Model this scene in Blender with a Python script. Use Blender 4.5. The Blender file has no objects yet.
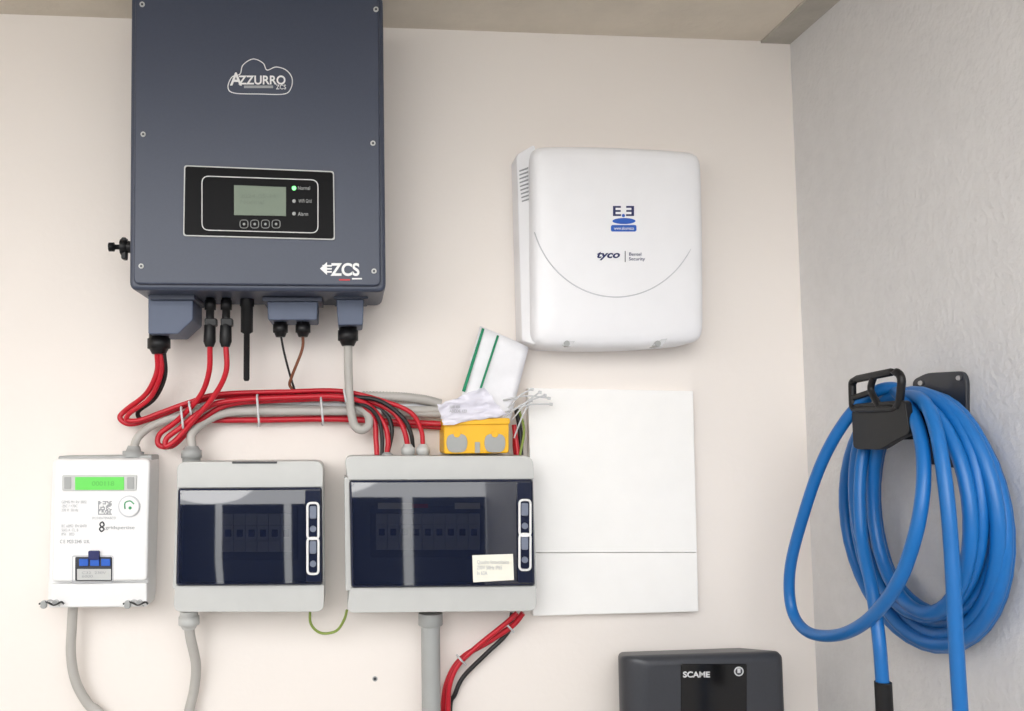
import bpy, bmesh, math, random
from mathutils import Vector, Matrix
random.seed(4)
scene = bpy.context.scene
scene.view_settings.view_transform = 'Standard'

# ------------------------------------------------------------------ camera
F = 900.0; CX = 440.0; CY = 355.5
psi = math.atan(90/900); th = math.atan(74/900); roll = math.radians(0.5)
fwd = Vector((math.sin(psi)*math.cos(th), math.cos(psi)*math.cos(th), math.sin(th)))
r0 = Vector((math.cos(psi), -math.sin(psi), 0)); u0 = r0.cross(fwd)
rgt = r0*math.cos(roll) - u0*math.sin(roll)
upv = u0*math.cos(roll) + r0*math.sin(roll)
CAM = Vector((0, -1.5, 1.5))
cd = bpy.data.cameras.new('camera'); cam = bpy.data.objects.new('camera', cd)
scene.collection.objects.link(cam)
m = Matrix.Identity(4)
for i in range(3):
    m[i][0] = rgt[i]; m[i][1] = upv[i]; m[i][2] = -fwd[i]; m[i][3] = CAM[i]
cam.matrix_world = m
cd.sensor_width = 36; cd.sensor_fit = 'HORIZONTAL'; cd.lens = F*36/1024
cd.shift_x = (512-CX)/1024
cd.clip_start = 0.02
scene.camera = cam

# survey helpers: photo measurement -> metres, on a plane parallel to the back
# wall (at stand-off d) or parallel to the right wall (x = X)
def ray(u, v): return fwd*F + rgt*(u-CX) - upv*(v-CY)
def W(u, v, d=0.0):
    r = ray(u, v); return CAM + r*((-d-CAM.y)/r.y)
def XW(u, v, X):
    r = ray(u, v); return CAM + r*((X-CAM.x)/r.x)
def px(d): return (1.5-d)/F

# ------------------------------------------------------------------ materials
def lin(c):
    return tuple((x/255/12.92 if x/255 <= 0.04045 else ((x/255+0.055)/1.055)**2.4) for x in c)
def mat(name, rgb, rough=0.5, metal=0.0, var=0.04, scale=30, bump=0.0, bscale=200, coat=0.0, alpha=1.0, emit=0.0, spec=0.5):
    M = bpy.data.materials.new(name); M.use_nodes = True
    nt = M.node_tree; b = nt.nodes['Principled BSDF']
    tc = nt.nodes.new('ShaderNodeTexCoord')
    n = nt.nodes.new('ShaderNodeTexNoise'); n.inputs['Scale'].default_value = scale; n.inputs['Detail'].default_value = 4
    nt.links.new(tc.outputs['Object'], n.inputs['Vector'])
    cr = nt.nodes.new('ShaderNodeValToRGB'); l = lin(rgb)
    cr.color_ramp.elements[0].position = 0.3; cr.color_ramp.elements[1].position = 0.7
    cr.color_ramp.elements[0].color = tuple(x*(1-var) for x in l)+(1,)
    cr.color_ramp.elements[1].color = tuple(min(1, x*(1+var)) for x in l)+(1,)
    nt.links.new(n.outputs['Fac'], cr.inputs['Fac'])
    nt.links.new(cr.outputs['Color'], b.inputs['Base Color'])
    b.inputs['Roughness'].default_value = rough; b.inputs['Metallic'].default_value = metal
    b.inputs['Coat Weight'].default_value = coat; b.inputs['Coat Roughness'].default_value = 0.05
    b.inputs['Alpha'].default_value = alpha
    b.inputs['Specular IOR Level'].default_value = spec
    if emit:
        nt.links.new(cr.outputs['Color'], b.inputs['Emission Color']); b.inputs['Emission Strength'].default_value = emit
    if bump:
        n2 = nt.nodes.new('ShaderNodeTexNoise'); n2.inputs['Scale'].default_value = bscale; n2.inputs['Detail'].default_value = 5
        nt.links.new(tc.outputs['Object'], n2.inputs['Vector'])
        bp = nt.nodes.new('ShaderNodeBump'); bp.inputs['Strength'].default_value = bump; bp.inputs['Distance'].default_value = 0.004
        nt.links.new(n2.outputs['Fac'], bp.inputs['Height']); nt.links.new(bp.outputs['Normal'], b.inputs['Normal'])
    return M
M_wall = mat('plaster_cream', (238,231,225), 0.9, var=0.012, scale=3, bump=0.12, bscale=60)
M_wallr = mat('plaster_rough_grey', (219,218,218), 0.95, var=0.025, scale=40, bump=0.45, bscale=110)
M_ceil = mat('concrete_ceiling', (222,213,199), 0.9, var=0.07, scale=9, bump=0.3, bscale=80)
M_ceil2 = mat('concrete_beam', (186,181,172), 0.9, var=0.12, scale=14, bump=0.3, bscale=80)
M_floor = mat('concrete_floor', (178,175,170), 0.8, var=0.1, scale=4, bump=0.2)
M_refl = mat('reflection_screen_dark', (38,42,52), 0.6)
M_inv = mat('slate_paint', (58,65,83), 0.42, var=0.03, scale=200, bump=0.05, bscale=900)
M_invd = mat('slate_paint_light', (80,90,112), 0.5)
M_black = mat('black_plastic', (20,20,22), 0.45, spec=0.35)
M_blackg = mat('black_gloss', (14,14,16), 0.12)
M_display = mat('black_display_film', (12,12,14), 0.35, spec=0.08)
M_dark = mat('dark_grey_plastic', (48,50,56), 0.4)
M_white = mat('white_print', (235,235,235), 0.5)
M_grey = mat('grey_plastic', (194,195,193), 0.4, var=0.02)
M_grey2 = mat('mid_grey_plastic', (162,164,163), 0.45, var=0.02)
M_cable = mat('grey_cable', (180,177,172), 0.5)
M_red = mat('red_cable', (188,18,38), 0.4)
M_bcable = mat('black_cable', (26,24,26), 0.45)
M_brown = mat('brown_cable', (120,70,45), 0.5)
M_green = mat('green_yellow_cable', (135,155,70), 0.5)
M_blue = mat('blue_cable_jacket', (16,104,176), 0.38, var=0.03)
M_wplastic = mat('white_plastic', (240,240,243), 0.35, var=0.01)
M_wpanel = mat('white_panel', (246,245,243), 0.5, var=0.01)
M_wgrey = mat('white_plastic_shade', (205,206,208), 0.5)
M_meter = mat('meter_white', (234,234,234), 0.4, var=0.01)
M_lcdg = mat('lcd_green', (95,205,80), 0.3, emit=0.15)
M_lcd = mat('lcd_grey', (128,140,126), 0.35, spec=0.1)
M_led = mat('led_green', (120,255,140), 0.3, emit=1.5)
M_steel = mat('steel', (180,180,180), 0.3, metal=0.9)
M_yellow = mat('yellow_plastic', (238,182,10), 0.45)
M_paper = mat('paper', (238,238,242), 0.8, bump=0.1)
M_bag = mat('clear_bag', (222,220,232), 0.3, alpha=0.92)
M_pgreen = mat('paper_green_print', (30,140,100), 0.7)
M_cover = mat('smoked_cover', (20,27,48), 0.04, alpha=0.85, var=0.01, coat=0.6, spec=0.9)
M_coverr = mat('smoked_cover_rim', (24,31,54), 0.15)
M_inner = mat('inner_panel', (112,120,138), 0.5)
M_cut = mat('cutout', (84,90,106), 0.5)
M_break = mat('breaker_grey', (190,193,200), 0.5)
M_navy = mat('navy_print', (20,30,90), 0.5)
M_bprint = mat('blue_print', (25,90,190), 0.5)
M_redp = mat('red_print', (190,40,50), 0.5)
M_gprint = mat('grey_print', (158,160,163), 0.6)
M_gprint2 = mat('grey_print_pale', (190,192,194), 0.6)
M_groove = mat('groove_grey', (200,201,206), 0.6)
M_label = mat('label_white', (240,238,225), 0.6)
M_char = mat('charger_dark', (54,56,62), 0.4, var=0.05, scale=300, bump=0.05, bscale=900)

# ------------------------------------------------------------------ builders
G = None
def group(name, loc):
    global G
    G = bpy.data.objects.new(name, None); G.empty_display_size = 0.03
    G.location = loc; scene.collection.objects.link(G); return G
def link(name, me, M, smooth=False):
    o = bpy.data.objects.new(name, me); scene.collection.objects.link(o)
    if M: me.materials.clear(); me.materials.append(M)
    if G: o.parent = G; o.location = -G.location
    if smooth:
        for p in me.polygons: p.use_smooth = True
    return o
def bev(o, w, seg=3):
    for p in o.data.polygons: p.use_smooth = True
    b = o.modifiers.new('bevel', 'BEVEL'); b.width = w; b.segments = seg; b.limit_method = 'ANGLE'; b.angle_limit = math.radians(35)
    b.harden_normals = True
def loft(name, loops, M, cap0=True, cap1=True, bevel=0, seg=3):
    bm = bmesh.new(); L = [[bm.verts.new(p) for p in lp] for lp in loops]; n = len(loops[0])
    for a, b in zip(L, L[1:]):
        for i in range(n):
            bm.faces.new((a[i], a[(i+1) % n], b[(i+1) % n], b[i]))
    if cap0: bm.faces.new(L[0])
    if cap1: bm.faces.new(L[-1][::-1])
    bmesh.ops.recalc_face_normals(bm, faces=bm.faces)
    me = bpy.data.meshes.new(name); bm.to_mesh(me); bm.free()
    o = link(name, me, M)
    if bevel: bev(o, bevel, seg)
    return o
def rnd(pts, r, n=5):
    out = []; N = len(pts)
    rr = r if isinstance(r, (list, tuple)) else [r]*N
    for i in range(N):
        p = Vector(pts[i]); a = Vector(pts[i-1]); b = Vector(pts[(i+1) % N])
        ra = min(rr[i], (a-p).length*0.49); rb = min(rr[i], (b-p).length*0.49)
        if rr[i] <= 0: out.append(tuple(p)); continue
        s = p+(a-p).normalized()*ra; e = p+(b-p).normalized()*rb
        for k in range(n+1):
            t = k/n; q = s*(1-t)**2 + p*2*t*(1-t) + e*t*t; out.append((q.x, q.y))
    return out
def prism(name, pts, df, db, M, bevel=0.0015, seg=3, r=0):
    if r: pts = rnd(pts, r)
    f = [W(u, v, df) for u, v in pts]; b = [Vector((p.x, -db, p.z)) for p in f]
    return loft(name, [f, b], M, bevel=bevel, seg=seg)
def rect(a, b, c, d): return [(a, b), (c, b), (c, d), (a, d)]
def prismx(name, pts, Xf, Xb, M, bevel=0.0015, r=0):
    if r: pts = rnd(pts, r)
    f = [XW(u, v, Xf) for u, v in pts]; b = [Vector((Xb, p.y, p.z)) for p in f]
    return loft(name, [f, b], M, bevel=bevel)
def cat(pts, n=8, closed=False):
    P = [Vector(p) for p in pts]; N = len(P); out = []
    rng = range(N) if closed else range(N-1)
    for i in rng:
        if closed: a, b, c, d = P[i-1], P[i], P[(i+1) % N], P[(i+2) % N]
        else:
            a = P[i-1] if i else P[0]*2-P[1]; b = P[i]; c = P[i+1]; d = P[i+2] if i+2 < N else P[-1]*2-P[-2]
        for k in range(n):
            t = k/n
            out.append(0.5*((2*b)+(c-a)*t+(2*a-5*b+4*c-d)*t*t+(3*b-a-3*c+d)*t**3))
    if not closed: out.append(P[-1])
    return out
def tube(name, pts, r, M, closed=False, smooth=True, radii=None, res=6, n=8):
    P = cat(pts, n, closed) if smooth else [Vector(p) for p in pts]
    cu = bpy.data.curves.new(name, 'CURVE'); cu.dimensions = '3D'; cu.bevel_depth = r; cu.bevel_resolution = res
    cu.use_fill_caps = True
    s = cu.splines.new('POLY'); s.points.add(len(P)-1); s.use_cyclic_u = closed
    for i, p in enumerate(P):
        s.points[i].co = (p.x, p.y, p.z, 1)
        if radii: s.points[i].radius = radii[i]
    t = bpy.data.objects.new('tmp', cu); scene.collection.objects.link(t)
    dg = bpy.context.evaluated_depsgraph_get(); me = bpy.data.meshes.new_from_object(t.evaluated_get(dg))
    bpy.data.objects.remove(t); me.name = name
    return link(name, me, M, True)
def wire(name, pts, wpx, M, d=0.03, floor=None, **k):
    """pts (u,v[,d]) ; wpx = width in px ; floor = list of extra world points"""
    P = [W(p[0], p[1], p[2] if len(p) > 2 else d) for p in pts]
    if floor: P += [Vector(q) for q in floor]
    return tube(name, P, wpx/2*px(d), M, **k)
def down(u, v, d, dx=0.0):
    p = W(u, v, d); return [(p.x+dx*0.5, p.y, p.z-0.12), (p.x+dx, p.y, p.z*0.5), (p.x+dx, p.y, 0.25), (p.x+dx, p.y, 0.0)]
def stepped(name, a, b, prof, M, d):
    A = W(a[0], a[1], d); B = W(b[0], b[1], d); P = []; R = []
    for t, w in prof: P.append(A.lerp(B, t)); R.append(w/2*px(d))
    for i in range(1, len(P)):
        if (P[i]-P[i-1]).length < 1e-5: P[i] = P[i] + (B-A)*0.002
    return tube(name, P, 1.0, M, smooth=False, radii=R, res=5)
def disc(name, u, v, rpx, df, db, M, n=24, bevel=0.0004, ry=None):
    ry = ry or rpx
    return prism(name, [(u+rpx*math.cos(2*math.pi*i/n), v+ry*math.sin(2*math.pi*i/n)) for i in range(n)], df, db, M, bevel=bevel, seg=2)
def text(name, s, u, v, w, h, d, M, bold=0.0, shear=0.0):
    cu = bpy.data.curves.new(name, 'FONT'); cu.body = s; cu.extrude = 0.01; cu.offset = bold; cu.shear = shear
    t = bpy.data.objects.new('tmp', cu); scene.collection.objects.link(t)
    dg = bpy.context.evaluated_depsgraph_get(); me = bpy.data.meshes.new_from_object(t.evaluated_get(dg))
    bpy.data.objects.remove(t)
    xs = [q.co.x for q in me.vertices]; ys = [q.co.y for q in me.vertices]
    x0, x1, y0, y1 = min(xs), max(xs), min(ys), max(ys)
    A = W(u-w/2, v+h/2, d); B = W(u+w/2, v+h/2, d); C = W(u-w/2, v-h/2, d)
    for q in me.vertices:
        s_, t_ = (q.co.x-x0)/(x1-x0), (q.co.y-y0)/(y1-y0)
        p = A+(B-A)*s_+(C-A)*t_; q.co = (p.x, p.y-(0.0003 if q.co.z > 0 else -0.0002), p.z)
    me.name = name
    return link(name, me, M)
def box(name, x0, x1, y0, y1, z0, z1, M):
    bm = bmesh.new(); bmesh.ops.create_cube(bm, size=1)
    for q in bm.verts: q.co = ((x0+x1)/2+q.co.x*(x1-x0), (y0+y1)/2+q.co.y*(y1-y0), (z0+z1)/2+q.co.z*(z1-z0))
    me = bpy.data.meshes.new(name); bm.to_mesh(me); bm.free(); return link(name, me, M)

# ------------------------------------------------------------------ room shell (front left open, ceiling cut short to let sky light in)
xc = W(804, 376).x; zt = W(790, 42).z; xl = -2.2; yb = -2.5
box('wall_back', xl, xc, 0, 0.15, 0, zt, M_wall)
box('wall_right', xc, xc+0.15, yb, 0.15, 0, zt, M_wallr)
box('wall_left', xl-0.15, xl, yb, 0.15, 0, zt, M_wall)
box('ceiling', xl-0.15, xc+0.15, -1.3, 0.15, zt, zt+0.15, M_ceil)
box('floor', xl-0.15, xc+0.15, yb, 0.15, -0.15, 0, M_floor)
box('trim_1', xc-0.055, xc, -1.3, 0, zt-0.004, zt, M_ceil2)
# unseen dark screen, added so its gaps reflect as streaks in the box covers
group('reflection_screen', (0, -2.45, 0))
for i, (a, b) in enumerate([(-2.15,-1.6),(-1.52,-0.84),(-0.74,0.02),(0.11,xc-0.02)]):
    box('refl_panel_%d' % i, a, b, -2.47, -2.43, 0.0, 1.42, M_refl)
box('refl_rail', -2.15, xc-0.02, -2.46, -2.44, 0.02, 0.1, M_refl)

# ------------------------------------------------------------------ inverter
group('solar_inverter', W(257, 200, 0.08))
D = 0.17
prism('housing', [(131,-9),(383,-6),(386,292),(129,290)], D-0.006, 0.012, M_inv, bevel=0.006, r=9)
prism('front_plate', [(135,-6),(379,-3),(381,286),(133,284)], D, D-0.008, M_inv, bevel=0.003, r=7)
prism('wall_bracket', rect(170,20,350,270), 0.014, 0, M_steel)
for i, (u, v) in enumerate([(142,4),(376,9),(143,134),(373,143),(141,266),(374,271)]):
    disc('screw_%d' % i, u, v, 2.6, D+0.002, D-0.002, M_grey)
    disc('screw_slot_%d' % i, u, v, 1.2, D+0.0026, D, M_dark)
prism('display_frame', [(184,165),(334,171),(335,240),(183,236)], D+0.003, D-0.002, M_grey, bevel=0.0006, r=3)
prism('display_panel', [(185.2,166.2),(333,172.2),(333.8,238.8),(184.2,234.8)], D+0.0034, D, M_display, bevel=0.0005, r=3)
wire('display_outline', rnd([(202,176),(318,180),(318,233),(202,230)], 7), 1.0, M_white, d=D+0.0036, closed=True, smooth=False, res=2)
prism('lcd', [(234,185),(286,187),(286,216),(234,215)], D+0.0042, D, M_lcd, bevel=0.0004)
text('lcd_text', '2024-05-14\nNormal', 258, 199, 36, 10, D+0.0044, mat('lcd_ink', (116,128,114)))
disc('led_run', 294, 188, 2.2, D+0.0045, D, M_led)
disc('led_fault', 294, 201, 1.8, D+0.0045, D, M_grey2); disc('led_alarm', 294, 213.5, 1.8, D+0.0045, D, M_grey2)
text('led_label_1', 'Normal', 304, 188, 12, 3.6, D+0.0036, M_grey2)
text('led_label_2', 'WiFi Grid', 305, 201, 13, 3.6, D+0.0036, M_grey2)
text('led_label_3', 'Alarm', 303, 214, 10, 3.6, D+0.0036, M_grey2)
for i in range(4):
    u = 244+i*10.7
    wire('button_%d' % i, rnd(rect(u-4, 220, u+4, 228), 3), 0.7, M_grey2, d=D+0.0038, closed=True, smooth=False, res=2)
    disc('button_dot_%d' % i, u, 224, 1.3, D+0.004, D, M_grey2)
wire('logo_cloud', [(234,93),(228,87),(232,77),(240,74),(243,65),(253,59),(263,63),(267,70),(276,67),(286,70),(292,78),(291,88),(284,94),(260,94)], 1.0, M_white, d=D+0.0004, closed=True, res=2)
text('logo_text', 'ZZURRO', 262, 80, 47, 9, D+0.0005, M_white, bold=0.02)
text('logo_a', 'A', 236, 79, 12, 13, D+0.0006, M_white, bold=0.02)
text('logo_sub', 'ZCS', 281, 87, 10, 4.5, D+0.0005, M_white)
prism('logo_bar', rect(244, 85.5, 273, 88), D+0.0006, D, M_gprint, bevel=0)
text('maker_text', 'ZCS', 345, 269.5, 29, 13, D+0.0006, M_white, bold=0.03)
for i in range(3):
    prism('maker_arrow_%d' % i, [(322+i,265+i*3),(332,265+i*3),(331.6,266.6+i*3),(323+i,266.6+i*3)], D+0.0006, D, M_white, bevel=0)
prism('maker_arrow_head', [(320,268.5),(327,262),(327,275)], D+0.0007, D, M_white, bevel=0)
prism('maker_bar', rect(339, 279, 350, 280.6), D+0.0006, D, M_redp, bevel=0)
prism('maker_bar2', rect(352, 278, 362, 279.4), D+0.0006, D, M_white, bevel=0)
# isolator knob on left side
stepped('switch_shaft', (134,247), (124,247), [(0,12),(1,12)], M_black, 0.09)
stepped('switch_knob', (127,247), (121,247), [(0,14),(0.4,16),(1,16)], M_black, 0.09)
prism('switch_grip', [(121,237),(126,237),(126,259),(121,259)], 0.097, 0.083, M_black, r=2)
stepped('switch_tip', (122,247), (109,247), [(0,5),(0.6,5),(0.6,9),(1,9)], M_black, 0.09)
# connection housings
prism('ac_housing', [(148,292),(193,292),(193,320),(178,334),(148,334)], 0.115, 0.03, M_invd, bevel=0.003, r=2)
prism('ac_housing_rim', [(150,290),(195,290),(195,300),(150,300)], 0.122, 0.03, M_inv, bevel=0.002)
prism('com_housing', [(267,298),(318,298),(317,320),(268,320)], 0.10, 0.03, M_invd, bevel=0.003, r=2)
prism('com_housing_rim', [(262,297),(322,297),(322,301),(262,301)], 0.11, 0.03, M_inv, bevel=0.001)
prism('load_housing', [(336,296),(364,296),(363,325),(338,325)], 0.105, 0.03, M_invd, bevel=0.003, r=2)
prism('load_housing_rim', [(334,294),(368,294),(368,299),(334,299)], 0.115, 0.03, M_inv, bevel=0.001)
def gland(nm, u, v0, v1, w, M, d):
    stepped(nm, (u, v0), (u, v1), [(0,w),(0.3,w),(0.3,w*1.15),(0.75,w*1.15),(0.78,w*0.95),(1,w*0.7)], M, d)
gland('gland_ac', 159, 332, 354, 19, M_black, 0.08)
gland('gland_com_1', 280.5, 319, 337, 13, M_black, 0.07)
gland('gland_com_2', 303, 319, 337, 13, M_black, 0.07)
gland('gland_load', 348, 324, 346, 18, M_black, 0.07)
for i, u in enumerate((210.5, 226.5)):
    stepped('dc_connector_%d' % i, (u, 294), (u-1, 347), [(0,7),(0.12,9),(0.12,11),(0.3,11),(0.3,8),(0.55,8),(0.6,11),(0.9,12),(1,8)], M_black, 0.09)
    prism('dc_clip_%d' % i, rect(u-6, 318, u+6, 326), 0.097, 0.083, M_black, r=2)
stepped('wifi_stick', (247, 294), (246.5, 381), [(0,10),(0.05,14),(0.14,14),(0.15,12),(0.44,12),(0.46,6),(0.98,6),(1,4)], M_black, 0.08)

# ------------------------------------------------------------------ energy meter
group('electricity_meter', W(100, 530, 0.04))
D = 0.07
prism('body', [(52,459),(152,458),(148,604),(47,604)], D-0.012, 0, M_meter, bevel=0.004, r=6)
prism('front_cover', [(54,459),(150,459),(147,581),(51,582)], D, D-0.02, M_meter, bevel=0.004, r=5)
prism('terminal_cover', [(50,584),(147,583),(147,607),(48,608)], D-0.002, 0.01, M_meter, bevel=0.003, r=3)
prism('top_ledge', [(58,456),(152,455),(152,463),(58,463)], D-0.02, 0.0, M_grey2, bevel=0.002, r=2)
prism('lcd_bezel', [(62,475),(137,475),(136,491),(62,491)], D+0.002, D-0.004, M_grey, bevel=0.0006, r=2)
prism('lcd', [(75,477),(124,477),(124,490),(75,490)], D+0.0028, D-0.002, M_lcdg, bevel=0.0004)
text('lcd_digits', '000118', 103, 483.5, 22, 4.5, D+0.003, mat('lcd_digit', (88,192,76)))
prism('ir_port', rect(64,477,71,489), D+0.003, D, M_grey2, bevel=0.0005, r=1)
prism('ir_port_2', rect(127,477,134,489), D+0.003, D, M_grey2, bevel=0.0005, r=1)
disc('button_ring', 129, 506.5, 11, D+0.002, D-0.002, M_groove)
disc('button', 129, 506.5, 9.8, D+0.004, D-0.002, M_meter)
wire('button_mark', [(125,509),(125,503),(130,501),(134,504)], 1.2, mat('green_print', (40,150,90)), d=D+0.0042, res=2)
disc('button_dot', 130, 508, 1.6, D+0.0046, D, mat('green_print2', (40,150,90)))
bm = bmesh.new()
for i in range(12):
    for j in range(12):
        if random.random() < 0.5 or i == 0 or j == 11:
            u, v = 98+i*1.15, 501+j*1.15
            bm.faces.new([bm.verts.new(W(a, b, D+0.0004)) for a, b in ((u,v),(u,v+1.15),(u+1.15,v+1.15),(u+1.15,v))])
me = bpy.data.meshes.new('matrix_code'); bm.to_mesh(me); bm.free(); link('matrix_code', me, M_gprint)
text('print_1', 'GEMIS M1 RV 2022\n-25C / +70C\n230 V  50 Hz', 74, 506, 25, 11, D+0.0003, M_gprint2)
text('print_2', '0123456789ABCD', 104, 518, 24, 2.6, D+0.0003, M_gprint2)
text('brand_print', 'gridspertise', 120, 528, 29, 4.2, D+0.0004, M_gprint)
wire('brand_mark_a', [(100,524),(102.5,522),(104,525),(101.5,527)], 1.3, M_dark, d=D+0.0003, closed=True, res=2)
wire('brand_mark_b', [(101.5,527),(104,529),(101.5,531.5),(99.5,529)], 1.3, M_dark, d=D+0.0003, closed=True, res=2)
text('print_3', 'IEC 62052  EN 50470\n5(65) A  CL. B\nIP51   2023', 74, 530, 25, 11, D+0.0003, M_gprint2)
text('print_4', 'C E  M23 2345  U.K.', 75, 541.5, 30, 3.4, D+0.0003, M_gprint)
wire('breaker_outline', rnd(rect(72.5, 556, 113, 582.5), 2), 1, M_groove, d=D, closed=True, smooth=False, res=2)
prism('breaker_window', rect(75,557,112,581), D+0.001, D-0.01, M_dark, bevel=0.0008, r=1.5)
prism('breaker_label', rect(77,569,111,580), D+0.0016, D, M_grey, bevel=0.0003)
text('breaker_print', 'C32  230V\n6000', 94, 574.5, 24, 6, D+0.0018, M_gprint)
for i in range(3):
    prism('breaker_toggle_%d' % i, rect(79+i*11, 559, 88+i*11, 566), D+0.004, D, M_bprint, bevel=0.0006)
prism('breaker_handle', rect(88,551,99,560), D+0.006, D, M_navy, bevel=0.0008, r=1.5)
for i, u in enumerate((52, 136)):
    wire('seal_wire_%d' % i, [(u-13,604),(u-6,602),(u+2,605),(u+9,602),(u+12,604)], 1.8, M_bcable, d=D+0.003)
    wire('seal_wire_b_%d' % i, [(u-12,607),(u-2,600),(u+8,606)], 1.2, M_steel, d=D+0.003)
    prism('seal_%d' % i, rect(u-12, 601, u-6, 609), D+0.005, D-0.003, M_grey2, r=3)
    disc('seal_screw_%d' % i, u+3, 603, 3, D+0.004, D-0.006, M_steel)

# ------------------------------------------------------------------ enclosures
def enclosure(outer, win, latch_u, latch_v, modrect, label):
    (x0,y0),(x1,y1),(x2,y2),(x3,y3) = outer
    (a0,b0),(a1,b1),(a2,b2),(a3,b3) = win
    prism('base', [(x0+2,y0+2),(x1-2,y1+2),(x2-2,y2-2),(x3+2,y3-2)], 0.058, 0, M_grey2, bevel=0.003, r=7)
    prism('frame_top', [(x0,y0),(x1,y1),(a1+1,b1),(a0-1,b0)], 0.098, 0.02, M_grey, bevel=0.004, r=[9,9,1,1], seg=4)
    prism('frame_bottom', [(a3-1,b3),(a2+1,b2),(x2,y2),(x3,y3)], 0.098, 0.02, M_grey, bevel=0.004, r=[1,1,9,9], seg=4)
    prism('frame_side_l', [(x0,b0-3),(a0+2,b0-3),(a3+2,b3+3),(x3-0.5,b3+3)], 0.094, 0.02, M_grey, bevel=0.002)
    prism('frame_side_r', [(a1-2,b1-3),(x1,b1-3),(x2,b2+3),(a2-2,b2+3)], 0.094, 0.02, M_grey, bevel=0.002)
    prism('inner_plate', [(a0+4,b0+4),(a1-4,b1+4),(a2-4,b2-4),(a3+4,b3-4)], 0.064, 0.05, M_inner, bevel=0.001)
    # smoked hinged cover: moulded tray, front face gently curved across its width
    loops = []
    for ins, dd in [(0,0.056),(0,0.100),(0.8,0.1035),(2.5,0.105)]:
        loops.append([W(u, v, dd) for u, v in rnd([(a0+ins,b0+ins),(a1-ins,b1+ins),(a2-ins,b2-ins),(a3+ins,b3-ins)], 4)])
    o = loft('cover_walls', loops, M_coverr, cap0=False, cap1=False)
    bm = bmesh.new(); V = []; nx, ny = 28, 10
    for i in range(nx+1):
        row = []
        for j in range(ny+1):
            s, t = i/nx, j/ny
            P0 = Vector((a0+2.5,b0+2.5)).lerp(Vector((a1-2.5,b1+2.5)), s); P1 = Vector((a3+2.5,b3-2.5)).lerp(Vector((a2-2.5,b2-2.5)), s)
            q = P0.lerp(P1, t); p = W(q.x, q.y, 0.105)
            p.y -= 0.0065*(1-(2*s-1)**2) + 0.002*(1-(2*t-1)**4)
            row.append(bm.verts.new(p))
        V.append(row)
    for i in range(nx):
        for j in range(ny): bm.faces.new((V[i][j], V[i][j+1], V[i+1][j+1], V[i+1][j]))
    me = bpy.data.meshes.new('cover_front'); bm.to_mesh(me); bm.free(); link('cover_front', me, M_cover, True)
    outer_r = rnd([(a0,b0),(a1,b1),(a2,b2),(a3,b3)], 4); inner_r = rnd([(a0+3.5,b0+3.5),(a1-3.5,b1+3.5),(a2-3.5,b2-3.5),(a3+3.5,b3-3.5)], 4)
    loft('cover_rim', [[W(u,v,0.070) for u,v in outer_r],[W(u,v,0.1002) for u,v in outer_r],[W(u,v,0.1058) for u,v in inner_r],[W(u,v,0.075) for u,v in inner_r]], M_coverr, cap0=False, cap1=False)
    prism('latch_strip', [(latch_u-8,b1+3),(a1-2,b1+3),(a2-2,b2-3),(latch_u-7,b2-3)], 0.1125, 0.10, M_coverr, bevel=0.001, r=2)
    for i, v in enumerate(latch_v):
        h = 18
        wire('latch_%d' % i, rnd(rect(latch_u-5.5, v-h, latch_u+5.5, v+h), 4), 2.4, M_white, d=0.114, closed=True, smooth=False)
        prism('latch_tab_%d' % i, rect(latch_u-3.5, v-h+3, latch_u+3.5, v-2), 0.117, 0.112, M_inner, r=2)
        disc('latch_hole_%d' % i, latch_u, v+8, 3.2, 0.1155, 0.112, M_inner)
    ma, mb, mc, md, n = modrect
    prism('din_cutout', rect(ma-6, mb-8, mc+6, md+8), 0.067, 0.06, M_cut, bevel=0.001, r=3)
    for i in range(n):
        w = (mc-ma)/n; u = ma+i*w
        prism('breaker_%d' % i, rect(u+0.2, mb, u+w-0.2, md), 0.078, 0.06, M_break, bevel=0.0006)
        prism('breaker_nose_%d' % i, rect(u+0.3, mb+(md-mb)*0.3, u+w-0.3, md-(md-mb)*0.3), 0.086, 0.06, M_break, bevel=0.0006)
        prism('breaker_lever_%d' % i, rect(u+w*0.25, mb+(md-mb)*0.42, u+w*0.75, mb+(md-mb)*0.6), 0.092, 0.06, M_navy, bevel=0.0006)
    if label:
        o = prism('label', label, 0.1105, 0.1085, M_label, bevel=0)
        # sticker follows the slightly curved cover
        for v_ in o.data.vertices:
            s = (v_.co.x-W(a0, b0, 0.105).x)/(W(a1, b1, 0.105).x-W(a0, b0, 0.105).x)
            v_.co.y = -(0.105+0.0065*(1-(2*s-1)**2)+0.002)-(0.0006 if v_.co.y < -0.1095 else -0.0002)
        text('label_print', 'Quadro fotovoltaico\n230V 50Hz IP65\nIn 63A', (label[0][0]+label[2][0])/2, (label[0][1]+label[2][1])/2, 32, 15, 0.1133, M_gprint2)
group('distribution_box', W(248, 536, 0.05))
enclosure([(177,462),(323,461),(324,612),(173,612)], [(178,488),(322,487),(323,585),(176,586)], 313, (521,556), (222,514,292,552,6), None)
prism('brand_plate', rect(232,461.5,277,463.5), 0.1, 0.09, M_dark, bevel=0.0005)
gland('gland_top', 191.5, 463, 446, 17, M_grey2, 0.05)
gland('gland_bottom', 189, 611, 629, 17, M_grey, 0.05)
group('distribution_box', W(440, 534, 0.05))
enclosure([(344,456),(533,456),(537,611),(346,613)], [(349,480),(533,479),(535,586),(351,588)], 525, (518,552), (376,514,480,550,9), [(472,555),(513,554),(514,580),(473,582)])
prism('marking_strip', rect(378,503,412,509), 0.07, 0.06, M_label, bevel=0)
prism('marking_strip_b', rect(455,503,480,509), 0.07, 0.06, M_label, bevel=0)
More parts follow.
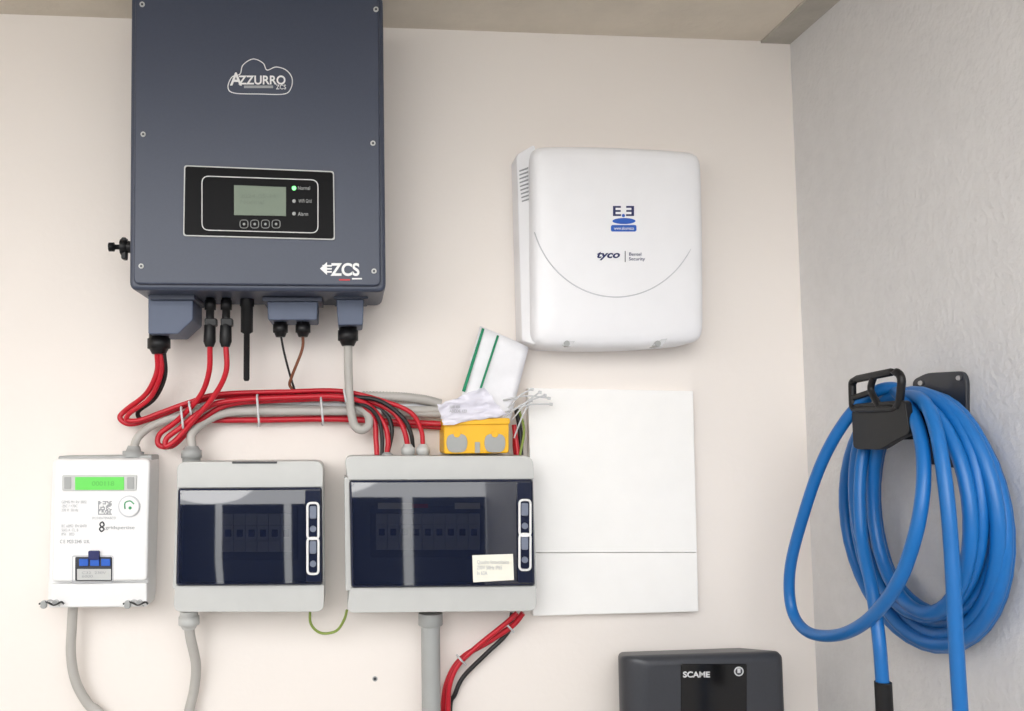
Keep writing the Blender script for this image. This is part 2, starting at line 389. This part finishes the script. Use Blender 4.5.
prism('marking_strip_red', rect(412,504,428,508), 0.07, 0.06, M_redp, bevel=0)
gland('gland_top_1', 408, 458, 444, 12, M_grey, 0.05); gland('gland_top_2', 423, 458, 444, 12, M_grey, 0.05)
gland('gland_top_3', 387, 459, 452, 10, M_grey2, 0.05)
wire('earth_wire', [(310,609,.05),(311,624,.045),(321,633,.04),(336,631,.04),(344,620,.045),(347,610,.05)], 2.6, M_green)
group('conduit_pipe', W(431, 665, 0.03))
a = W(430.5, 613, 0.045)
tube('pipe', [a, (a.x, a.y, 0.0)], 9.25*px(0.045), M_grey2, smooth=False)
stepped('collar', (430.5, 613), (430.5, 626), [(0,24),(0.9,24),(1,20)], M_grey2, 0.045)

# ------------------------------------------------------------------ alarm panel
group('alarm_control_panel', W(608, 247, 0.04))
def apoly(ins):
    TL, TR, BR, BL = (530+ins,147+ins), (700-ins,153+ins), (702.5-ins,342-ins), (531+ins,346-ins)
    def edge(a, b, bow, n=10):
        a = Vector(a); b = Vector(b); nrm = Vector(((b-a).y, -(b-a).x)).normalized()
        return [tuple(a.lerp(b, i/n)+nrm*bow*4*(i/n)*(1-i/n)) for i in range(n)]
    return edge(TL, TR, 2.5)+edge(TR, BR, 1.0)+edge(BR, BL, 4)+edge(BL, TL, 0)
def soften(q, k=3):
    V = [Vector(p) for p in q]
    for _ in range(k): V = [(V[i-1]+V[i]*2+V[(i+1) % len(V)])/4 for i in range(len(V))]
    return [tuple(v) for v in V]
def resamp(q, n=120):
    V = [Vector(p) for p in q]; V.append(V[0]); L = [0]
    for a, b in zip(V, V[1:]): L.append(L[-1]+(b-a).length)
    out = []; j = 0
    for i in range(n):
        s = L[-1]*i/n
        while L[j+1] < s: j += 1
        t = (s-L[j])/(L[j+1]-L[j]); out.append(tuple(V[j].lerp(V[j+1], t)))
    return out
T = [(0,0.064),(0.4,0.069),(1.2,0.074),(3,0.079),(6,0.0825),(12,0.085),(28,0.087),(999,0.087)]
lo = []
for ins, dd in [(0,0.0)]+T[:-1]:
    q = soften(resamp(apoly(ins)), 4)
    pts = [W(u, v, 0.07) for u, v in q]
    lo.append([Vector((p.x, -dd, p.z)) for p in pts])
o = loft('housing', lo, M_wplastic, cap0=False)
for p in o.data.polygons: p.use_smooth = True
# left flank with ventilation slots
f = rnd([(517,153),(534,146.5),(536,346),(522,341)], 4)
fl = []
for u, v in f:
    t = max(0, min(1, (u-517)/14)); p = W(u, v, 0.055); fl.append((p, Vector((p.x, -(0.045+0.022*t), p.z))))
loft('vent_flank', [[b for a, b in fl], [Vector((a.x, 0, a.z)) for a, b in fl]], M_wplastic, bevel=0.003)
k = 0
for v0, v1 in ((169, 200), (281, 313)):
    for j in range(9):
        v = v0+(v1-v0)*j/8
        uu = 518.5+(v-150)*0.022
        q = [(uu+1,v+.6),(uu+8.5,v-0.8),(uu+8.5,v+0.8),(uu+1,v+2.0)]
        ds = [0.0485,0.0605,0.0605,0.0485]
        me_pts = [W(a, b, 0.055) for a, b in q]
        loft('vent_%d' % k, [[Vector((p.x, -dd-0.0014, p.z)) for p, dd in zip(me_pts, ds)], [Vector((p.x, -dd+0.002, p.z)) for p, dd in zip(me_pts, ds)]], M_gprint); k += 1
def alarm_d(u, v):
    e = min(u-531, 701-u, v-149, 345-v)
    for (a, da), (b, db) in zip(T, T[1:]):
        if e <= b: return da+(db-da)*max(0, (e-a))/(b-a)
    return 0.087
arc = []
for i in range(41):
    a = math.radians(-12 + i*(204)/40)
    arc.append((616+86*math.cos(a), 202+95*math.sin(a)))
arc = [(u, v) for u, v in arc if 533.5 < u < 699.5]
tube('arc_groove', [W(u, v, alarm_d(u, v)+0.0002) for u, v in arc], 0.0010, M_groove, res=2, n=3)
for i, u in enumerate((569, 660)):
    prism('screw_notch_%d' % i, [(u-7,345),(u+6,336),(u+8,338),(u+2,347)], 0.0825, 0.05, M_wgrey, bevel=0.0012, r=2)
    disc('screw_%d' % i, u-2, 343.5, 3, 0.0835, 0.05, M_grey2)
text('print_e1', 'E', 617, 211, 8, 10, 0.0872, M_navy, bold=0.02)
text('print_e2', 'E', 630, 211, -8, 10, 0.0872, M_navy, bold=0.02)
disc('print_oval', 624, 221, 11.5, 0.0876, 0.085, M_bprint, bevel=0, ry=3)
disc('print_dot', 623.5, 215.5, 1.6, 0.0876, 0.085, M_bprint, bevel=0)
prism('print_bar', rect(611,225,636.5,231.5), 0.0876, 0.085, M_bprint, bevel=0, r=2)
text('print_bar_text', 'www.sicurezza', 624, 228.3, 20, 3, 0.0878, M_white)
text('print_brand', 'tyco', 608.5, 256, 23, 8.5, 0.0874, M_navy, bold=0.03, shear=0.25)
prism('print_rule', rect(624.9,251,625.6,262), 0.0876, 0.085, M_dark, bevel=0)
text('print_sub', 'Bentel\nSecurity', 637, 257, 16, 9, 0.0874, M_navy)

# ------------------------------------------------------------------ blank white cover panel
group('cover_panel', W(613, 500, 0.01))
prism('panel_upper', [(528,388),(693,391),(697,552.1),(532,552.6)], 0.022, 0, M_wpanel, bevel=0.0008)
prism('panel_lower', [(532,553.2),(697,552.7),(698.5,611.5),(533,616)], 0.022, 0, M_wpanel, bevel=0.0008)

# ------------------------------------------------------------------ flush box with papers
group('junction_box', W(476, 436, 0.04))
prism('body', [(444,421),(509,420),(509,453),(444,454)], 0.075, 0.0, M_yellow, bevel=0.002, r=3)
prism('lip', [(443.5,419),(510,418),(510,424),(443.5,425)], 0.079, 0.03, M_yellow, bevel=0.001, r=2)
for i, u in enumerate((457, 495)):
    prism('knockout_%d' % i, [(u-9,434),(u+9,434),(u+11,444),(u+8,452.5),(u-8,452.5),(u-11,444)], 0.0765, 0.07, M_grey2, bevel=0.0006, r=6)
    disc('knockout_hole_%d' % i, u, 434, 3.5, 0.0775, 0.07, M_yellow)
prism('divider', rect(475,442,480,453), 0.0765, 0.07, M_grey2, bevel=0.0004)
group('paper_leaflet', W(490, 375, 0.06))
def sheet(name, quad, ds, M, bow=0.006, n=8):
    bm = bmesh.new(); V = []
    q = [W(*p, d) for p, d in zip(quad, ds)]
    for i in range(n+1):
        row = []
        for j in range(n+1):
            s, t = i/n, j/n
            p = (q[0]*(1-s)+q[1]*s)*(1-t)+(q[3]*(1-s)+q[2]*s)*t
            p = p+Vector((0, -bow*4*s*(1-s)+bow*2*t*(1-t), 0)); row.append(bm.verts.new(p))
        V.append(row)
    for i in range(n):
        for j in range(n): bm.faces.new((V[i][j], V[i][j+1], V[i+1][j+1], V[i+1][j]))
    me = bpy.data.meshes.new(name); bm.to_mesh(me); bm.free(); o = link(name, me, M, True)
    s = o.modifiers.new('t', 'SOLIDIFY'); s.thickness = 0.0006
    return o
sheet('leaflet', [(480,326),(529,347),(510,422),(458,410)], [0.03,0.04,0.06,0.06], M_paper, bow=0.004)
sheet('stripe_1', [(482,328),(484.5,329),(465,392),(462,391)], [0.033,0.034,0.059,0.058], M_pgreen, bow=0.001)
sheet('stripe_2', [(497,335),(499,336),(479,397),(477,396)], [0.0395,0.040,0.067,0.066], M_pgreen, bow=0.001)
group('plastic_bag', W(470, 405, 0.07))
bm = bmesh.new(); V = []
q = [(437,405),(484,387),(507,415),(444,426)]
for i in range(13):
    row = []
    for j in range(13):
        s, t = i/12, j/12
        u = (q[0][0]*(1-s)+q[1][0]*s)*(1-t)+(q[3][0]*(1-s)+q[2][0]*s)*t
        v = (q[0][1]*(1-s)+q[1][1]*s)*(1-t)+(q[3][1]*(1-s)+q[2][1]*s)*t
        row.append(bm.verts.new(W(u+random.uniform(-1,1), v+random.uniform(-1,1), 0.083+random.uniform(-.004,.004))))
    V.append(row)
for i in range(12):
    for j in range(12): bm.faces.new((V[i][j], V[i][j+1], V[i+1][j+1], V[i+1][j]))
me = bpy.data.meshes.new('film'); bm.to_mesh(me); bm.free(); link('film', me, M_bag, True)
text('film_print', 'IIIIII IIIII\nABCDE 123', 458, 409, 17, 7, 0.0885, M_gprint)
group('cable_ties', W(525, 405, 0.05))
for i, (a, b) in enumerate([((503,400),(549,398)),((505,412),(551,404)),((512,420),(540,392)),((508,408),(532,389)),((514,438),(531,400)),((503,418),(545,395))]):
    wire('tie_%d' % i, [(a[0],a[1],.06),((a[0]+b[0])/2,(a[1]+b[1])/2-3,.07),(b[0],b[1],.065)], 1.6, M_wgrey, d=0.06, res=2)
    wire('tie_head_%d' % i, [(b[0]-1.5,b[1],.065),(b[0]+1.5,b[1]+.5,.065)], 3, M_wgrey, d=0.06, res=2)

# ------------------------------------------------------------------ wiring
group('cable_bundle', W(290, 410, 0.02))
R = 5.2
wire('red_ac_1', [(157,352,.08),(157,372,.07),(146,394,.05),(126,410,.03),(120,418,.03),(130,424,.03),(150,419,.03),(185,406,.03),(215,397,.03),(260,394,.03),(315,392,.03),(345,395,.03),(375,403,.035),(395,414,.04),(404,430,.05),(408,447,.05)], R, M_red)
wire('red_ac_2', [(161,352,.08),(161,374,.072),(150,398,.055),(130,413,.045),(127,420,.04),(140,420,.04),(162,412,.04),(190,402,.04),(220,394,.04),(290,391.5,.04),(340,391,.04),(380,400,.045),(410,412,.05),(421,430,.05),(423,447,.05)], R-0.6, M_red)
wire('black_ac', [(164,352,.08),(165,376,.065),(155,398,.045),(138,412,.025),(145,420,.02),(170,411,.02),(200,400,.022),(250,395,.022),(330,394,.022),(365,402,.03),(385,413,.035),(392,430,.04),(388,452,.05)], R-1, M_bcable)
wire('black_2', [(225,400,.025),(300,398,.03),(350,397,.045),(380,401,.05),(403,418,.055),(411,434,.055),(413,448,.05)], R-1, M_bcable)
wire('black_3', [(340,400,.03),(366,406,.05),(378,418,.05),(382,436,.05),(382,455,.05)], R-1.4, M_bcable)
wire('red_dc_1', [(210,346,.09),(209,372,.08),(200,396,.06),(178,420,.045),(160,434,.04),(159,445,.04),(172,446,.04),(186,434,.04),(205,417,.04),(232,404,.04),(290,400,.04),(340,399,.04),(362,404,.04),(374,420,.04),(376,440,.045),(377,455,.05)], R, M_red)
wire('red_dc_2', [(226,346,.09),(226,372,.085),(214,396,.07),(192,422,.055),(176,440,.05),(166,446,.05),(167,438,.05),(180,428,.05),(200,412,.05),(228,401,.05),(300,397,.05),(342,397,.05),(368,405,.045),(384,424,.045),(388,440,.05),(387,453,.05)], R, M_red)
wire('red_long', [(205,420,.02),(260,420,.02),(330,419,.02),(400,422,.02),(441,424,.03)], 6, M_red)
wire('red_long_b', [(255,413,.012),(330,415,.012),(400,425,.012),(441,428,.02)], 4, M_red)
wire('grey_main_1', [(134,447,.04),(139,436,.04),(156,424,.03),(190,414,.025),(240,409,.025),(300,409,.025),(360,411,.025),(441,414,.03)], 8, M_cable)
wire('grey_main_2', [(192,447,.05),(192,434,.045),(206,421,.035),(232,412,.032),(290,411,.032),(350,411,.03),(441,410,.03)], 8.5, M_cable)
wire('white_main_3', [(200,404,.02),(250,403,.02),(330,404,.02),(380,407,.02),(441,405,.02)], 6, M_wgrey)
wire('grey_load', [(348,344,.07),(348.5,375,.06),(350,402,.055),(354,424,.05),(362,430,.05),(369,424,.045),(366,412,.035),(350,406,.03)], 8.5, M_cable, d=0.05)
wire('comm_black', [(281,336,.07),(284,352,.065),(290,375,.05),(296,394,.035)], 2.2, M_bcable, d=.05)
wire('comm_brown', [(303,336,.07),(302,350,.065),(292,376,.05),(290,386,.04),(300,394,.035)], 3, M_brown, d=.05)
P = cat([W(362,396,.03), W(400,397,.03), W(425,400,.03), W(441,404,.03)], 24)
tube('corrugated_sleeve', P, 0.0085, M_cable, smooth=False, radii=[1.0 if i % 2 else 0.8 for i in range(len(P))])
stepped('meter_gland', (133,457), (134,446), [(0,20),(0.5,20),(0.55,14),(1,11)], M_grey2, 0.04)
for i, (u, v0, v1) in enumerate([(258,396,425),(182,408,428),(345,390,402),(190,402,414),(322,398,424)]):
    wire('zip_tie_%d' % i, [(u,v0,.02),(u-1,v0,.055),(u,(v0+v1)/2,.062),(u+1,v1,.055),(u,v1,.02)], 2.2, M_wgrey, d=.05, res=2)
group('panel_wires', W(517, 430, 0.02))
wire('drop_red', [(514,425,.03),(516,440,.035),(518,455,.04)], 5, M_red)
wire('drop_red2', [(514,436,.02),(514,446,.025),(515,455,.03)], 3, M_red)
wire('drop_black', [(516,408,.02),(520,430,.025),(521,455,.03)], 5, M_bcable)
wire('drop_green', [(519,410,.03),(524,430,.04),(520,455,.045)], 2.5, M_green)
group('output_cables', W(485, 660, 0.02))
wire('red_1', [(523,613,.04),(512,626,.035),(488,642,.025),(462,658,.02),(448,680,.02),(443,711,.02)], 5.5, M_red, floor=down(443,711,.02))
wire('red_2', [(517,613,.05),(505,624,.045),(480,644,.035),(459,664,.03),(450,684,.03),(448,711,.03)], 5, M_red, floor=down(448,711,.03))
wire('black_1', [(512,613,.03),(508,632,.025),(486,654,.02),(464,676,.015),(455,694,.015),(450,711,.012)], 4.5, M_bcable, floor=down(452,711,.012))
for i, (u, v) in enumerate([(509,627),(461,660)]):
    wire('zip_tie_%d' % i, [(u-4,v-5,.035),(u,v,.048),(u+5,v+5,.03)], 2, M_wgrey, res=2)
group('meter_cable', W(78, 665, 0.02))
wire('cable', [(73,606,.04),(72,625,.035),(71,655,.03),(76,682,.025),(88,704,.02),(104,724,.02)], 9, M_cable, d=.03, floor=down(112,735,.02,0.02))
group('box_cable', W(192, 665, 0.02))
wire('cable', [(189,628,.05),(191,640,.045),(196,665,.03),(194,690,.02),(189,712,.02),(186,740,.02)], 9.5, M_cable, d=.04, floor=down(185,745,.02))
group('wall_plug', W(375, 679, 0)); disc('anchor', 375, 679, 2.6, 0.001, -0.001, M_grey2); disc('hole', 375, 679, 1.5, 0.0014, 0, M_dark)

# ------------------------------------------------------------------ EV charger
group('ev_wall_charger', W(690, 720, 0.06))
def cl(l, t, r, dd):
    zb = W(700, 900).z
    A = W(l, t, dd); B = W(r, t, dd)
    R_ = 0.010
    q = [(A.x, A.z), (B.x, A.z), (B.x, zb), (A.x, zb)]
    return [Vector((x, -dd, z)) for x, z in rnd(q, R_)]
lo = [cl(618,652,745,0.0), cl(619,655.5,775,0.100), cl(625,656,780,0.116), cl(634,658,782,0.124), cl(643,662,780,0.128), cl(648,666,777,0.1295)]
o = loft('housing', lo, M_char, cap0=False)
for p in o.data.polygons: p.use_smooth = len(p.vertices) == 4
prism('front_glass', [(681,664),(747,664),(747,1000),(681,1000)], 0.1305, 0.12, M_blackg, bevel=0.001, r=2)
text('print_brand', 'SCAME', 696.5, 674.5, 27, 6, 0.1308, M_wgrey, bold=0.03)
disc('logo_ring', 739, 671.5, 4.8, 0.1312, 0.125, M_wgrey); disc('logo_core', 739, 671.5, 3.6, 0.1315, 0.125, M_dark)
prism('logo_mark', rect(737.5,668.5,740.5,673), 0.1318, 0.125, M_wgrey, bevel=0)

# ------------------------------------------------------------------ cable holder on right wall
Xo = xc-0.095
group('cable_holder', XW(930, 400, xc-0.05))
prismx('wall_plate', [(912,380),(926,373),(962,371),(966,380),(966,470),(916,462)], xc-0.006, xc, M_dark, r=5)
cyy = XW(880, 440, Xo).y; czz = XW(880, 405, Xo).z-0.045
arcp = []
for i in range(13):
    an = math.pi*i/12; arcp.append((cyy+0.045*math.cos(an), czz+0.042*math.sin(an)))
for i in range(12, -1, -1):
    an = math.pi*i/12; arcp.append((cyy+0.037*math.cos(an), czz+0.034*math.sin(an)))
loft('drum', [[Vector((Xo, y, z)) for y, z in arcp], [Vector((xc, y, z)) for y, z in arcp]], M_black)
prismx('front_saddle', [(851,404),(904,400),(909,434),(896,440),(880,450),(853,449)], Xo-0.006, Xo+0.004, M_black, r=5)
fr = cat([XW(u, v, Xo-0.004) for u, v in rnd([(852,380),(897,371),(902,378),(899,408),(853,410)], 6, 3)], 2, True)
tube('front_frame', fr, 0.0052, M_black, closed=True, smooth=False)
tube('front_bar_1', [XW(874,376,Xo-0.004), XW(871,390,Xo-0.004), XW(880,408,Xo-0.004)], 0.0045, M_black)
tube('front_bar_2', [XW(853,398,Xo-0.004), XW(871,392,Xo-0.004)], 0.004, M_black)
for i, (u, v) in enumerate([(958,378),(920,383)]):
    prismx('screw_%d' % i, [(u+2.5*math.cos(t*.785), v+2.5*math.sin(t*.785)) for t in range(8)], xc-0.008, xc-0.004, M_steel, bevel=0)

# ------------------------------------------------------------------ blue charging cable
group('charging_cable', XW(930, 520, xc-0.05))
rings = [(0.014,850,1004,392,645),(0.032,846,1008,394,650),(0.050,856,998,392,640),(0.014,866,990,398,630),(0.033,876,1000,396,620),(0.052,868,984,394,608),(0.070,852,972,396,626),(0.070,880,965,398,598)]
RR = []
for off, uL, uR, vT, vB in rings:
    X = xc-off; yL = XW(uL, 520, X).y; yR = XW(uR, 520, X).y
    um = (uL+uR)/2; zT = XW(um-10, vT, X).z; zB = XW(um+5, vB, X).z
    RR.append((X, (yL+yR)/2, abs(yL-yR)/2, (zT+zB)/2, (zT-zB)/2))
P = []
n = 40
for i in range((len(RR)-1)*n+1):
    t = i/n; k = min(int(t), len(RR)-2); s = t-k; s2 = s*s*(3-2*s)
    X, yc, aa, zc_, bb = [RR[k][j]*(1-s2)+RR[k+1][j]*s2 for j in range(5)]
    an = math.pi/2 - 2*math.pi*s
    P.append(Vector((X, yc - aa*math.cos(an)*(1+0.03*math.sin(3*t)), zc_+bb*math.sin(an))))
tube('coil', P, 0.0086, M_blue, smooth=False, res=5)
def h(name, pts, r=0.0082, to_floor=False):
    P = [XW(u, v, xc-o_) for u, v, o_ in pts]
    if to_floor: P += [Vector((P[-1].x, P[-1].y, 0.5)), Vector((P[-1].x, P[-1].y, 0.0))]
    return tube(name, P, r, M_blue, n=12)
h('front_loop', [(908,398,.06),(893,388,.07),(872,394,.085),(846,420,.10),(822,462,.115),(802,520,.125),(790,570,.13),(792,610,.13),(808,632,.13),(838,635,.13),(868,620,.13),(896,586,.13),(914,540,.125),(923,490,.115),(922,445,.10),(912,412,.085),(896,392,.07),(885,396,.05)])
h('supply_strand', [(900,396,.065),(922,400,.08),(936,430,.09),(946,490,.10),(952,560,.10),(956,640,.10),(961,720,.10),(966,800,.10)], to_floor=True)
h('plug_strand', [(905,392,.05),(880,410,.06),(862,460,.085),(861,530,.10),(872,590,.115),(879,640,.12),(883,690,.12)])
tube('plug_grip', [XW(883,682,xc-.12), XW(884,700,xc-.12), XW(886,740,xc-.12), XW(888,800,xc-.12)], 0.0105, M_black, smooth=False)

# ------------------------------------------------------------------ light
G = None
w = bpy.data.worlds.new('world'); scene.world = w; w.use_nodes = True
nt = w.node_tree; bg = nt.nodes['Background']
tc = nt.nodes.new('ShaderNodeTexCoord'); sp = nt.nodes.new('ShaderNodeSeparateXYZ'); cr = nt.nodes.new('ShaderNodeValToRGB')
mp = nt.nodes.new('ShaderNodeMapRange'); mp.inputs['From Min'].default_value = -1; mp.inputs['From Max'].default_value = 1
nt.links.new(tc.outputs['Generated'], sp.inputs[0]); nt.links.new(sp.outputs['Z'], mp.inputs['Value']); nt.links.new(mp.outputs[0], cr.inputs[0])
e = cr.color_ramp.elements
e[0].position = 0.42; e[0].color = (0.80, 0.81, 0.79, 1)
e[1].position = 0.52; e[1].color = (0.99, 0.99, 0.99, 1)
nt.links.new(cr.outputs[0], bg.inputs['Color']); bg.inputs['Strength'].default_value = 3.5
sd = bpy.data.lights.new('sun', 'SUN'); sd.energy = 0.8; sd.angle = math.radians(30); sd.color = (1, 0.985, 0.96)
so = bpy.data.objects.new('sun', sd); scene.collection.objects.link(so)
so.rotation_euler = Vector((0.3, 1, -0.3)).to_track_quat('-Z', 'Y').to_euler()
so.location = (-1, -3, 2.2)
